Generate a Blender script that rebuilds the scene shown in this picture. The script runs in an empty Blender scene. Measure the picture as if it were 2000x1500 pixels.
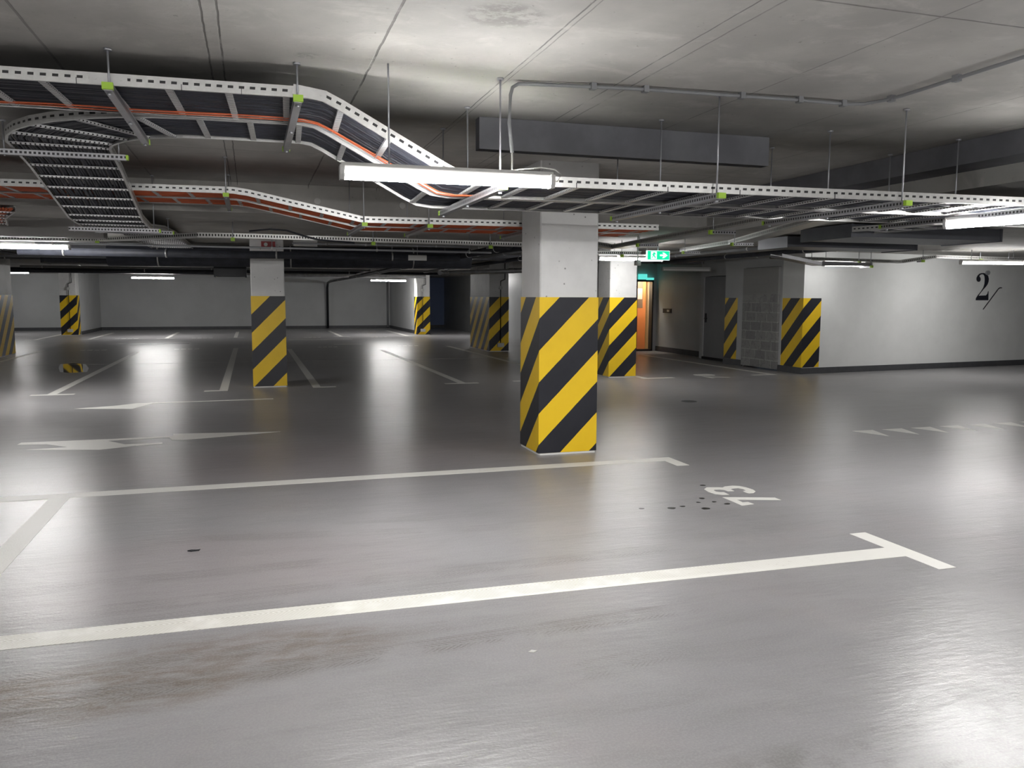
import bpy, math, random
from mathutils import Vector, Matrix
random.seed(7)
C = bpy.context.scene.collection
sc = bpy.context.scene

# ------------------------------------------------------------------ camera
YAW, PIT, ROLL, EYE = math.radians(17.6), math.radians(6.06), math.radians(0.22), 1.5
fw = Vector((math.sin(YAW)*math.cos(PIT), math.cos(YAW)*math.cos(PIT), -math.sin(PIT)))
rt = Vector((math.cos(YAW), -math.sin(YAW), 0.0))
up = rt.cross(fw)
r2 = rt*math.cos(ROLL) + up*math.sin(ROLL)
u2 = -rt*math.sin(ROLL) + up*math.cos(ROLL)
cd = bpy.data.cameras.new('camera'); cam = bpy.data.objects.new('camera', cd); C.objects.link(cam)
cam.matrix_world = Matrix(((r2.x, u2.x, -fw.x, 0), (r2.y, u2.y, -fw.y, 0), (r2.z, u2.z, -fw.z, EYE), (0, 0, 0, 1)))
cd.sensor_width = 36.0; cd.lens = 36.0*1600/2000; cd.clip_end = 200; cd.clip_start = 0.05
sc.camera = cam
# ------------------------------------------------------------------ world and exposure
w = bpy.data.worlds.new('world'); sc.world = w; w.use_nodes = True
w.node_tree.nodes['Background'].inputs[0].default_value = (0.45, 0.55, 0.8, 1)
w.node_tree.nodes['Background'].inputs[1].default_value = 0.02
sc.view_settings.view_transform = 'Standard'; sc.view_settings.look = 'None'
sc.view_settings.gamma = 1.0; sc.view_settings.use_curve_mapping = False
sc.view_settings.exposure = 3.02
TUBE = 26.0                                                        # radiance of the lamp diffusers
sc.cycles.max_bounces = 6; sc.cycles.diffuse_bounces = 4; sc.cycles.glossy_bounces = 3
sc.cycles.transmission_bounces = 1; sc.cycles.transparent_max_bounces = 2
sc.cycles.sample_clamp_indirect = 6.0
sc.cycles.use_adaptive_sampling = True; sc.cycles.adaptive_threshold = 0.025
sc.cycles.caustics_reflective = False; sc.cycles.caustics_refractive = False

HC, HL = 2.75, 2.42      # ceiling heights: slab near the camera, lower slab beyond

# ------------------------------------------------------------------ materials
def nmat(name):
    m = bpy.data.materials.new(name); m.use_nodes = True
    nt = m.node_tree; return m, nt, nt.nodes['Principled BSDF']
class N:
    def __init__(s, nt): s.nt = nt
    def new(s, t, **k):
        n = s.nt.nodes.new(t)
        for a, b in k.items(): setattr(n, a, b)
        return n
    def L(s, a, b): s.nt.links.new(a, b)
    def val(s, sock, v):
        if hasattr(v, 'links') or hasattr(v, 'is_linked'): s.L(v, sock)
        else: sock.default_value = v
    def m(s, op, a, b=None, c=None, clamp=False):
        n = s.new('ShaderNodeMath', operation=op); n.use_clamp = clamp
        s.val(n.inputs[0], a)
        if b is not None: s.val(n.inputs[1], b)
        if c is not None: s.val(n.inputs[2], c)
        return n.outputs[0]
    def noise(s, vec, scale, detail=4, rough=0.55, dist=0.0):
        n = s.new('ShaderNodeTexNoise'); n.inputs['Scale'].default_value = scale
        n.inputs['Detail'].default_value = detail; n.inputs['Roughness'].default_value = rough
        n.inputs['Distortion'].default_value = dist
        if vec is not None: s.L(vec, n.inputs['Vector'])
        return n.outputs['Fac']
    def ramp(s, f, a, b):         # smoothstep a..b -> 0..1
        n = s.new('ShaderNodeMapRange', interpolation_type='SMOOTHSTEP')
        s.val(n.inputs['Value'], f); n.inputs['From Min'].default_value = a; n.inputs['From Max'].default_value = b
        return n.outputs['Result']
    def mix(s, f, a, b):
        n = s.new('ShaderNodeMix', data_type='RGBA')
        s.val(n.inputs['Factor'], f)
        for i, v in ((6, a), (7, b)):
            if isinstance(v, tuple): n.inputs[i].default_value = (*v, 1) if len(v) == 3 else v
            else: s.L(v, n.inputs[i])
        return n.outputs[2]
    def mapping(s, vec, scale=(1, 1, 1), rot=(0, 0, 0)):
        n = s.new('ShaderNodeMapping'); n.inputs['Scale'].default_value = scale; n.inputs['Rotation'].default_value = rot
        s.L(vec, n.inputs['Vector']); return n.outputs[0]
    def bump(s, h, strength, dist, bsdf):
        n = s.new('ShaderNodeBump'); n.inputs['Strength'].default_value = strength; n.inputs['Distance'].default_value = dist
        s.L(h, n.inputs['Height']); s.L(n.outputs[0], bsdf.inputs['Normal'])
def simple(name, col, rough=0.5, metal=0.0, var=0.0, scale=8.0, spec=0.5):
    m, nt, b = nmat(name); g = N(nt)
    b.inputs['Roughness'].default_value = rough; b.inputs['Metallic'].default_value = metal
    b.inputs['Specular IOR Level'].default_value = spec
    if var > 0:
        pos = g.new('ShaderNodeNewGeometry').outputs['Position']
        f = g.noise(pos, scale)
        lo = tuple(max(0, c*(1-var)) for c in col); hi = tuple(min(1, c*(1+var)) for c in col)
        g.L(g.mix(g.ramp(f, .3, .7), lo, hi), b.inputs['Base Color'])
    else: b.inputs['Base Color'].default_value = (*col, 1)
    return m
def emis(name, col, s):
    m, nt, b = nmat(name); b.inputs['Base Color'].default_value = (*col, 1)
    b.inputs['Emission Color'].default_value = (*col, 1); b.inputs['Emission Strength'].default_value = s
    return m

def mat_floor():
    m, nt, b = nmat('floor_epoxy'); g = N(nt)
    pos = g.new('ShaderNodeNewGeometry').outputs['Position']
    sx = g.new('ShaderNodeSeparateXYZ'); g.L(pos, sx.inputs[0]); X, Y = sx.outputs[0], sx.outputs[1]
    big = g.noise(pos, .55, 5, .6); fine = g.noise(pos, 9, 5, .65)
    pl = g.noise(g.mapping(pos, (1, 1, 1)), 1.3, 4, .6)
    base = g.mix(g.ramp(big, .3, .72), (.262, .257, .266), (.322, .315, .322))
    base = g.mix(g.m('MULTIPLY', g.ramp(pl, .5, .75), .35), base, (.30, .265, .268))
    base = g.mix(g.m('MULTIPLY', g.ramp(fine, .5, .75), .25), base, (.22, .215, .21))
    # streaky dirt carried along the lane
    st = g.noise(g.mapping(pos, (.5, 3.2, 1), (0, 0, .12)), 2.2, 6, .7, .6)
    base = g.mix(g.m('MULTIPLY', g.ramp(st, .42, .82), .45), base, (.17, .165, .16))
    # brown mud where wheels turn, near the first bay line
    def blob(cx, cy, rx, ry):
        dx = g.m('DIVIDE', g.m('SUBTRACT', X, cx), rx); dy = g.m('DIVIDE', g.m('SUBTRACT', Y, cy), ry)
        d = g.m('ADD', g.m('MULTIPLY', dx, dx), g.m('MULTIPLY', dy, dy))
        return g.m('SUBTRACT', 1.0, g.ramp(d, .1, 1.0))
    mud = g.noise(g.mapping(pos, (1.6, 5, 1), (0, 0, .06)), 3.5, 7, .72, .5)
    mb = g.m('MAXIMUM', blob(-.75, 3.32, 1.1, .3), g.m('MULTIPLY', blob(-.1, 3.5, .9, .3), .8))
    mudm = g.m('MULTIPLY', mb, g.ramp(mud, .38, .62))
    base = g.mix(g.m('MULTIPLY', g.m('MULTIPLY_ADD', mudm, .75, g.m('MULTIPLY', mb, .25)), .8), base, (.135, .098, .07))
    pk = g.m('MULTIPLY', g.m('MAXIMUM', blob(-.4, 4.7, 1.6, .9), blob(.4, 7.6, 2.6, 1.2)), .35)
    base = g.mix(pk, base, (.28, .235, .24))
    oil = g.noise(pos, 4.5, 5, .6)
    om = g.m('MULTIPLY', g.m('MAXIMUM', blob(2.6, 2.25, .5, .35), blob(2.2, 2.0, 1.4, .3)), g.ramp(oil, .5, .66))
    base = g.mix(g.m('MULTIPLY', om, .45), base, (.10, .095, .085))
    # tyre tread prints
    tot = None
    for (y0, sl, wd, xa, xb, k) in ((3.30, .055, .085, -1.3, 2.2, .60), (3.52, .02, .07, -1.3, 1.2, .45), (4.22, .035, .09, -1.4, 2.6, .40),
                                    (4.62, .02, .08, -1.4, .9, .42), (5.25, -.16, .08, -.9, 1.8, .35), (2.72, .16, .10, .9, 1.9, .38), (4.02, .02, .07, -1.0, 1.8, .3)):
        v = g.m('SUBTRACT', Y, g.m('MULTIPLY_ADD', X, sl, y0))
        av = g.m('ABSOLUTE', v)
        band = g.m('SUBTRACT', 1.0, g.ramp(av, wd*.82, wd))
        ends = g.m('MULTIPLY', g.ramp(X, xa, xa+.5), g.m('SUBTRACT', 1.0, g.ramp(X, xb-.5, xb)))
        ph = g.m('ADD', g.m('MULTIPLY', X, 64.0), g.m('MULTIPLY', av, 90.0))
        che = g.ramp(g.m('SINE', g.m('MULTIPLY', ph, 3.1)), .1, .75)
        groove = g.ramp(g.m('SINE', g.m('MULTIPLY', v, 6.2832/(wd*.62))), -.6, -.2)
        t = g.m('MULTIPLY', g.m('MULTIPLY', band, ends), g.m('MULTIPLY', g.m('MULTIPLY_ADD', g.m('MULTIPLY', che, groove), .72, .28), k*1.35))
        tot = t if tot is None else g.m('MAXIMUM', tot, t)
    brk = g.ramp(g.noise(pos, 3.0, 3, .6), .36, .58)
    tot = g.m('MULTIPLY', tot, brk)
    base = g.mix(tot, base, (.13, .12, .11))
    grn = g.noise(pos, 105, 2, .6)
    base = g.mix(g.m('MULTIPLY', g.ramp(grn, .4, .65), .24), base, (.42, .415, .41))
    g.L(base, b.inputs['Base Color'])
    r = g.noise(g.mapping(pos, (1, 1, 1)), 1.1, 6, .65)
    rr = g.m('MULTIPLY_ADD', g.ramp(r, .3, .7), .05, .282)
    g.L(rr, b.inputs['Roughness'])
    b.inputs['Specular IOR Level'].default_value = .36
    orange = g.noise(pos, 95, 3, .6); wav = g.noise(g.mapping(pos, (.6, 1.5, 1)), 6, 5, .6)
    h = g.m('ADD', g.m('MULTIPLY', orange, .0006), g.m('MULTIPLY', wav, .0036))
    rip = g.noise(g.mapping(pos, (.45, 1.7, 1), (0, 0, .1)), 15, 3, .6)
    h = g.m('ADD', h, g.m('MULTIPLY', rip, .0026))
    h = g.m('ADD', h, g.m('MULTIPLY', tot, .0006))
    n = g.new('ShaderNodeBump'); n.inputs['Strength'].default_value = .8; n.inputs['Distance'].default_value = 1.0
    g.L(h, n.inputs['Height']); g.L(n.outputs[0], b.inputs['Normal'])
    return m

def mat_ceiling():
    m, nt, b = nmat('ceiling_concrete'); g = N(nt)
    pos = g.new('ShaderNodeNewGeometry').outputs['Position']
    sx = g.new('ShaderNodeSeparateXYZ'); g.L(pos, sx.inputs[0]); X, Y, Z = sx.outputs
    big = g.noise(pos, .9, 6, .6); cl = g.noise(g.mapping(pos, (1, 1.4, 1)), 2.6, 7, .68, .4); sp = g.noise(pos, 26, 3, .6)
    base = g.mix(g.ramp(big, .3, .7), (.36, .352, .335), (.50, .49, .465))
    base = g.mix(g.m('MULTIPLY', g.ramp(cl, .5, .72), .5), base, (.60, .59, .56))
    base = g.mix(g.m('MULTIPLY', g.ramp(sp, .68, .74), .55), base, (.2, .19, .17))
    warp = g.m('MULTIPLY', g.m('SUBTRACT', g.noise(pos, 6, 3, .5), .5), .012)
    tot = None
    for x0, wd, k in ((-3.4, .006, .7), (-1.9, .006, .5), (-.96, .009, .5), (-.175, .006, .8), (-.108, .006, .8), (.655, .008, .75), (1.425, .005, .8), (1.455, .004, .5), (2.09, .005, .7), (2.19, .006, .5), (2.97, .006, .5), (3.85, .006, .4), (4.6, .006, .5), (5.3, .006, .4)):
        d = g.m('ABSOLUTE', g.m('SUBTRACT', g.m('ADD', X, warp), x0))
        t = g.m('MULTIPLY', g.m('SUBTRACT', 1.0, g.ramp(d, wd*.5, wd)), k)
        tot = t if tot is None else g.m('MAXIMUM', tot, t)
    for y0, wd, k in ((3.05, .008, .7), (7.6, .008, .6), (0.2, .006, .6)):
        d = g.m('ABSOLUTE', g.m('SUBTRACT', g.m('ADD', Y, warp), y0))
        on = g.ramp(X, 2.15, 2.25) if y0 == 3.05 else 1.0
        t = g.m('MULTIPLY', g.m('MULTIPLY', g.m('SUBTRACT', 1.0, g.ramp(d, wd*.5, wd)), k), on)
        tot = g.m('MAXIMUM', tot, t)
    def dark(cx, cy, rx, ry):
        dx = g.m('DIVIDE', g.m('SUBTRACT', X, cx), rx); dy = g.m('DIVIDE', g.m('SUBTRACT', Y, cy), ry)
        return g.m('SUBTRACT', 1.0, g.ramp(g.m('ADD', g.m('MULTIPLY', dx, dx), g.m('MULTIPLY', dy, dy)), .2, 1.0))
    stn = g.m('MULTIPLY', g.m('MAXIMUM', dark(.32, 4.55, .08, .07), dark(1.12, 3.65, .22, .2)), g.ramp(g.noise(pos, 14, 5, .7), .42, .6))
    base = g.mix(g.m('MULTIPLY', stn, .55), base, (.17, .165, .15))
    near = g.ramp(Z, 2.70, 2.74)
    tot = g.m('MULTIPLY', g.m('MULTIPLY', tot, near), g.ramp(g.noise(pos, 2.5, 4, .6), .3, .5))
    base = g.mix(tot, base, (.12, .115, .11))
    g.L(base, b.inputs['Base Color']); b.inputs['Roughness'].default_value = .75
    b.inputs['Specular IOR Level'].default_value = .3
    h = g.m('SUBTRACT', g.m('ADD', g.m('MULTIPLY', cl, .01), g.m('MULTIPLY', sp, .0015)), g.m('MULTIPLY', tot, .01))
    n = g.new('ShaderNodeBump'); n.inputs['Strength'].default_value = .5; n.inputs['Distance'].default_value = 1.0
    g.L(h, n.inputs['Height']); g.L(n.outputs[0], b.inputs['Normal'])
    return m

def mat_wall(name, col):
    m, nt, b = nmat(name); g = N(nt)
    pos = g.new('ShaderNodeNewGeometry').outputs['Position']
    f = g.noise(pos, 1.1, 5, .6); f2 = g.noise(pos, 30, 3, .6)
    lo = tuple(c*.93 for c in col)
    g.L(g.mix(g.ramp(f, .35, .65), lo, col), b.inputs['Base Color'])
    b.inputs['Roughness'].default_value = .6; b.inputs['Specular IOR Level'].default_value = .3
    g.bump(g.m('MULTIPLY', f2, .0015), .5, 1.0, b)
    return m

def mat_column():
    m, nt, b = nmat('painted_concrete'); g = N(nt)
    pos = g.new('ShaderNodeNewGeometry').outputs['Position']
    f = g.noise(pos, 2.0, 5, .6)
    v = g.new('ShaderNodeTexVoronoi'); v.inputs['Scale'].default_value = 15; v.inputs['Randomness'].default_value = 1; g.L(pos, v.inputs['Vector'])
    msk = g.m('MULTIPLY', g.m('SUBTRACT', 1.0, g.ramp(v.outputs['Distance'], .09, .16)), g.ramp(g.noise(pos, 3.5, 3, .6), .47, .56))
    base = g.mix(g.ramp(f, .3, .7), (.66, .66, .655), (.76, .76, .755))
    base = g.mix(g.m('MULTIPLY', msk, .75), base, (.16, .16, .16))
    g.L(base, b.inputs['Base Color']); b.inputs['Roughness'].default_value = .55
    b.inputs['Specular IOR Level'].default_value = .35
    g.bump(g.m('MULTIPLY', msk, -.002), .6, 1.0, b)
    return m

def mat_stripes():
    m, nt, b = nmat('hazard_stripes'); g = N(nt)
    uv = g.new('ShaderNodeUVMap').outputs[0]; pos = g.new('ShaderNodeNewGeometry').outputs['Position']
    s = g.new('ShaderNodeSeparateXYZ'); g.L(uv, s.inputs[0])
    wob = g.m('MULTIPLY', g.m('SUBTRACT', g.noise(pos, 14, 3, .5), .5), .006)
    d = g.m('DIVIDE', g.m('ADD', g.m('SUBTRACT', s.outputs[1], s.outputs[0]), wob), .6)
    fr = g.m('FRACT', d)
    yel = g.m('LESS_THAN', fr, .5)
    n1 = g.noise(pos, 3, 5, .6); sc_ = g.noise(pos, 40, 4, .7)
    yc = g.mix(g.ramp(n1, .3, .7), (.86, .56, .012), (.92, .61, .014))
    bc = g.mix(g.ramp(n1, .3, .7), (.009, .010, .017), (.016, .017, .025))
    base = g.mix(yel, bc, yc)
    base = g.mix(g.m('MULTIPLY', g.ramp(sc_, .70, .76), .5), base, (.12, .1, .06))
    g.L(base, b.inputs['Base Color']); b.inputs['Roughness'].default_value = .42
    return m

def mat_rail(name, col, pitch, sw, v0, v1, rough=.38, metal=.6):
    """galvanised sheet; dark slots along the length, UV in metres"""
    m, nt, b = nmat(name); g = N(nt)
    uv = g.new('ShaderNodeUVMap').outputs[0]; s = g.new('ShaderNodeSeparateXYZ'); g.L(uv, s.inputs[0])
    pos = g.new('ShaderNodeNewGeometry').outputs['Position']
    fr = g.m('FRACT', g.m('DIVIDE', s.outputs[0], pitch))
    a = g.m('LESS_THAN', fr, sw)
    c = g.m('MULTIPLY', g.m('GREATER_THAN', s.outputs[1], v0), g.m('LESS_THAN', s.outputs[1], v1))
    msk = g.m('MULTIPLY', a, c)
    f = g.noise(pos, 25, 4, .6)
    base = g.mix(g.ramp(f, .3, .7), tuple(x*.88 for x in col), col)
    base = g.mix(msk, base, (.012, .012, .014))
    g.L(base, b.inputs['Base Color'])
    g.L(g.m('MULTIPLY', g.m('SUBTRACT', 1.0, msk), metal), b.inputs['Metallic'])
    b.inputs['Roughness'].default_value = rough
    return m

def mat_paint():
    m, nt, b = nmat('line_paint'); g = N(nt)
    pos = g.new('ShaderNodeNewGeometry').outputs['Position']
    f = g.noise(g.mapping(pos, (4, 9, 1), (0, 0, .5)), 5, 6, .7); f2 = g.noise(pos, 1.2, 3, .5)
    base = g.mix(g.m('MULTIPLY', g.ramp(f, .55, .72), g.m('MULTIPLY', g.ramp(f2, .4, .6), .5)), (.80, .79, .75), (.46, .44, .39))
    sx = g.new('ShaderNodeSeparateXYZ'); g.L(pos, sx.inputs[0]); av = g.m('ABSOLUTE', g.m('SUBTRACT', sx.outputs[1], 3.93))
    che = g.ramp(g.m('SINE', g.m('ADD', g.m('MULTIPLY', sx.outputs[0], 260.0), g.m('MULTIPLY', av, 420.0))), -.2, .7)
    on = g.m('MULTIPLY', g.m('SUBTRACT', 1.0, g.ramp(av, .1, .14)), g.m('SUBTRACT', 1.0, g.ramp(sx.outputs[0], 1.6, 3.2)))
    base = g.mix(g.m('MULTIPLY', g.m('MULTIPLY', che, on), g.ramp(g.noise(pos, 4, 3, .6), .3, .55)), base, (.52, .50, .44))
    g.L(base, b.inputs['Base Color']); b.inputs['Roughness'].default_value = .42
    g.bump(g.m('MULTIPLY', g.noise(pos, 90, 3, .6), .0015), .7, 1.0, b)
    return m

def mat_blocks():
    m, nt, b = nmat('rough_blockwork'); g = N(nt)
    tc = g.new('ShaderNodeNewGeometry').outputs['Position']
    s = g.new('ShaderNodeSeparateXYZ'); g.L(tc, s.inputs[0])
    cb = g.new('ShaderNodeCombineXYZ'); g.L(s.outputs[1], cb.inputs[0]); g.L(s.outputs[2], cb.inputs[1])
    br = g.new('ShaderNodeTexBrick'); g.L(cb.outputs[0], br.inputs['Vector'])
    br.inputs['Color1'].default_value = (.25, .25, .25, 1); br.inputs['Color2'].default_value = (.33, .33, .32, 1); br.inputs['Mortar'].default_value = (.42, .42, .41, 1)
    br.inputs['Scale'].default_value = 1.0; br.inputs['Mortar Size'].default_value = .012; br.inputs['Brick Width'].default_value = .38; br.inputs['Row Height'].default_value = .2
    f = g.noise(tc, 4, 6, .7, .8); up = g.ramp(g.m('ADD', s.outputs[2], g.m('MULTIPLY', g.m('SUBTRACT', f, .5), 2.2)), 1.3, 1.6)
    f2 = g.noise(tc, 18, 5, .7)
    base = g.mix(g.ramp(f2, .5, .7), br.outputs['Color'], (.2, .2, .2))
    base = g.mix(up, base, (.36, .36, .35))
    g.L(base, b.inputs['Base Color']); b.inputs['Roughness'].default_value = .85
    g.bump(g.m('ADD', g.m('MULTIPLY', f2, .01), g.m('MULTIPLY', br.outputs['Fac'], -.01)), .8, 1.0, b)
    return m

M = dict(navy=mat_wall('navy_wall', (.20, .26, .44)),
    floor=mat_floor(), ceil=mat_ceiling(), wall=mat_wall('wall_plaster', (.53, .54, .545)), white=mat_wall('white_plaster', (.80, .81, .80)),
    dark_skirt=simple('skirting_grey', (.07, .072, .078), .5, var=.1), col=mat_column(), stripes=mat_stripes(),
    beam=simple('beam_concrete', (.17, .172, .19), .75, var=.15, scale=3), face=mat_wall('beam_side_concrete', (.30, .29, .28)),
    rail=mat_rail('slotted_rail', (.62, .62, .61), .056, .5, .026, .040), perf=mat_rail('perforated_tray', (.62, .62, .60), .035, .5, .018, .045),
    rung=mat_rail('perforated_rung', (.74, .74, .75), .03, .35, -.008, .008, metal=.2), strut=mat_rail('slotted_strut', (.42, .42, .44), .03, .55, -.008, .008),
    zinc=simple('zinc_plate', (.60, .60, .60), .35, .7, .08), rod=simple('threaded_steel', (.46, .47, .50), .4, .7),
    green=simple('green_plastic', (.42, .68, .06), .5), cable=simple('black_cable', (.022, .024, .034), .5, var=.25, scale=6),
    dcable=simple('grey_cable', (.07, .075, .085), .4, var=.3, scale=5), orange=simple('orange_cable', (.56, .115, .04), .6, var=.2, scale=4),
    paint=mat_paint(), housing=simple('lamp_housing', (.42, .42, .41), .45), tube=emis('lamp_diffuser', (1, .985, .965), TUBE),
    fainttube=emis('lamp_diffuser_faint', (1, .985, .965), TUBE*.15), dimtube=emis('lamp_diffuser_dim', (1, .985, .965), TUBE*.45), off=simple('unlit_diffuser', (.8, .8, .78), .4), black=simple('black_pipe', (.012, .013, .018), .45), pipe=simple('grey_pipe', (.38, .39, .41), .35, .3),
    duct=simple('duct_sheet', (.12, .125, .14), .45, .45, .1, 2), ddark=simple('dark_insulation', (.035, .038, .05), .6, var=.2), foil=simple('foil_lagging', (.55, .55, .56), .35, .6, .15, 6),
    letter=simple('black_wall_paint', (.012, .013, .022), .5), red=simple('red_plastic', (.28, .02, .025), .45), plate=simple('white_plate', (.55, .55, .53), .5),
    blocks=mat_blocks(), door=simple('grey_door', (.34, .345, .36), .3, .3, .03), frame=simple('black_frame', (.012, .012, .014), .4),
    cream=simple('cream_door_edge', (.80, .66, .44), .5), orange_door=simple('orange_door', (.72, .26, .09), .45), glass=simple('wired_glass', (.20, .14, .10), .15), paper=simple('paper_notice', (.52, .43, .36), .7),
    sgreen=emis('sign_green', (.0, .62, .30), .16), swhite=emis('sign_white', (.75, 1, .92), .17), teal=emis('teal_sign', (.12, .75, .66), .13), water=simple('wet_floor', (.17, .17, .175), .03), oil=simple('oil_stain', (.03, .028, .026), .32),
    cond=simple('conduit_plastic', (.22, .225, .235), .5), wire=simple('white_wire', (.62, .62, .6), .5))

# ------------------------------------------------------------------ mesh builder
def V(*a): return Vector(a)
class MB:
    def __init__(s): s.v = []; s.f = []; s.uv = []; s.sm = []
    def quad(s, pts, uv=None, smooth=False):
        i = len(s.v); s.v += [Vector(p) for p in pts]; s.f.append(tuple(range(i, i+len(pts))))
        s.uv.append(uv or [(0, -1)]*len(pts)); s.sm.append(smooth)
    def box(s, x0, x1, y0, y1, z0, z1):
        p = [V(x, y, z) for z in (z0, z1) for y in (y0, y1) for x in (x0, x1)]
        for q in ((0, 2, 3, 1), (4, 5, 7, 6), (0, 1, 5, 4), (2, 6, 7, 3), (0, 4, 6, 2), (1, 3, 7, 5)): s.idx(p, q)
        return s
    def idx(s, p, q):
        s.quad([p[k] for k in q])
    def prism(s, pts, z0, z1):
        a = 0
        for i in range(len(pts)):
            x0, y0 = pts[i]; x1, y1 = pts[(i+1) % len(pts)]; a += x0*y1-x1*y0
        if a < 0: pts = pts[::-1]
        s.quad([V(x, y, z1) for x, y in pts]); s.quad([V(x, y, z0) for x, y in pts[::-1]])
        for i in range(len(pts)):
            (xa, ya), (xb, yb) = pts[i], pts[(i+1) % len(pts)]
            s.quad([V(xa, ya, z0), V(xb, yb, z0), V(xb, yb, z1), V(xa, ya, z1)])
        return s
    def frames(s, path):
        n = len(path); out = []
        for i in range(n):
            t = Vector((0, 0, 0))
            if i > 0: t += (path[i]-path[i-1]).normalized()
            if i < n-1: t += (path[i+1]-path[i]).normalized()
            t.normalize()
            sd = t.cross(V(0, 0, 1))
            if sd.length < 1e-4: sd = V(1, 0, 0)
            sd.normalize(); u = sd.cross(t); u.normalize(); out.append((sd, u))
        return out
    def sweep(s, path, prof, smooth=False, caps=True):
        path = [Vector(p) for p in path]; fr = s.frames(path); d = 0
        rings = []; ds = []
        for i, p in enumerate(path):
            if i: d += (p-path[i-1]).length
            ds.append(d); rings.append([p+fr[i][0]*a+fr[i][1]*b for a, b in prof])
        n = len(prof)
        base = len(s.v)
        for r in rings: s.v += r
        for i in range(len(path)-1):
            for k in range(n):
                j = (k+1) % n
                s.f.append((base+i*n+k, base+(i+1)*n+k, base+(i+1)*n+j, base+i*n+j))
                s.uv.append([(ds[i], prof[k][1]), (ds[i+1], prof[k][1]), (ds[i+1], prof[j][1]), (ds[i], prof[j][1])]); s.sm.append(smooth)
        if caps:
            s.f.append(tuple(base+k for k in range(n))); s.uv.append([(0, -1)]*n); s.sm.append(False)
            o = base+(len(path)-1)*n
            s.f.append(tuple(o+k for k in range(n-1, -1, -1))); s.uv.append([(0, -1)]*n); s.sm.append(False)
        return s
    def tube(s, path, r, seg=8, caps=True):
        return s.sweep(path, [(r*math.cos(2*math.pi*k/seg), r*math.sin(2*math.pi*k/seg)) for k in range(seg)], smooth=seg > 5, caps=caps)
    def bar(s, a, b, w, h, dz=0):
        return s.sweep([a, b], [(-w/2, -h/2+dz), (w/2, -h/2+dz), (w/2, h/2+dz), (-w/2, h/2+dz)])
    def build(s, name, mat, parent=None, props=None):
        me = bpy.data.meshes.new(name)
        if parent is not None: off = WL[parent.name]
        else:
            xs = [p.x for p in s.v]; ys = [p.y for p in s.v]; zs = [p.z for p in s.v]
            off = V((min(xs)+max(xs))/2, (min(ys)+max(ys))/2, min(zs))
        me.from_pydata([p-off for p in s.v], [], s.f)
        ul = me.uv_layers.new(name='UVMap'); k = 0
        for u in s.uv:
            for c in u: ul.data[k].uv = c; k += 1
        for p, sm in zip(me.polygons, s.sm): p.use_smooth = sm
        me.materials.append(M[mat]); me.update()
        o = bpy.data.objects.new(name, me); C.objects.link(o)
        if parent is not None: o.parent = parent; WL[o.name] = off
        else: o.location = off; WL[o.name] = off
        return o
WL = {}
def tag(o, label, cat, group=None, kind=None):
    if label: o['label'] = label
    if cat: o['category'] = cat
    if group: o['group'] = group
    if kind: o['kind'] = kind
    return o
def thing(name, label, cat, loc, group=None):
    o = bpy.data.objects.new(name, None); C.objects.link(o); o.location = loc; o.empty_display_size = .1
    WL[o.name] = Vector(loc); return tag(o, label, cat, group)
def struct(name, mb, mat): return tag(mb.build(name, mat), None, None, None, 'structure')

# ------------------------------------------------------------------ the setting
def wy(x): return 13.70+.095*(x-10.35)          # front plane of the white wall on the right
X0, X1, Y0, Y1 = -11.0, 20.0, -7.0, 39.4
mb = MB(); mb.box(X0-.2, X1+.2, Y0-.2, Y1+.2, -.2, 0); struct('floor', mb, 'floor')
mb = MB(); mb.box(X0, 5.78, Y0, 9.72, HC, HC+.25)
mb.box(X0, 5.78, 9.72, Y1, HL, HC+.25); mb.box(5.78, X1, Y0, Y1, HL, HC+.25)
struct('ceiling', mb, 'ceil')
mb = MB(); mb.box(X0-.2, 6.5, Y1, Y1+.2, 0, HC); struct('wall_back', mb, 'wall')
mb = MB(); mb.box(6.5, X1, Y1, Y1+.2, 0, HC); struct('wall_bay', mb, 'navy')  # this stretch of the back wall is coloured navy
mb = MB(); mb.box(X0-.2, X0, Y0, Y1, 0, HC+.2); struct('wall_left', mb, 'wall')
mb = MB(); mb.box(X0-.2, X1, Y0-.2, Y0, 0, HC+.2); struct('wall_front', mb, 'wall')
mb = MB(); mb.box(X1, X1+.2, Y0, 15, 0, HC+.2); struct('wall_side', mb, 'wall')
mb = MB(); mb.box(-6.62, -6.24, 34.95, Y1, 0, HL); struct('wall_fin_left', mb, 'wall')
mb = MB(); mb.box(6.34, 6.72, 32.5, Y1, 0, HL); struct('wall_fin_right', mb, 'wall')
# right hand building core: white wall, striped return, rough opening, door bay, passage
mb = MB(); mb.prism([(10.35, 13.70), (X1, wy(X1)), (X1, wy(X1)+.3), (10.35, 14.38)], 0, HL); struct('wall_right', mb, 'white')
mb = MB(); mb.box(10.36, 10.7, 15.72, 16.52, 0, HL); struct('wall_core', mb, 'wall')
mb = MB(); mb.box(10.36, 10.7, 14.38, 14.46, 0, HL); struct('wall_core_jamb', mb, 'wall')
mb = MB(); mb.box(10.36, 10.7, 14.46, 15.72, 2.15, HL); struct('wall_core_header', mb, 'wall')
mb = MB(); mb.box(10.89, 11.1, 16.5, 20.9, 0, HL); mb.box(10.5, 11.0, 16.52, 16.62, 0, HL); mb.box(10.62, 10.95, 16.6, 17.9, 2.02, HL); mb.box(10.62, 10.9, 17.9, 18.05, 0, HL); struct('wall_passage', mb, 'wall')
mb = MB(); mb.box(9.2, 10.24, 20.9, 21.05, 0, HL); mb.box(10.24, 11.1, 20.9, 21.05, 1.97, HL); mb.box(10.78, 11.1, 20.9, 21.05, 0, 1.97); struct('wall_doorway', mb, 'wall')
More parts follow.
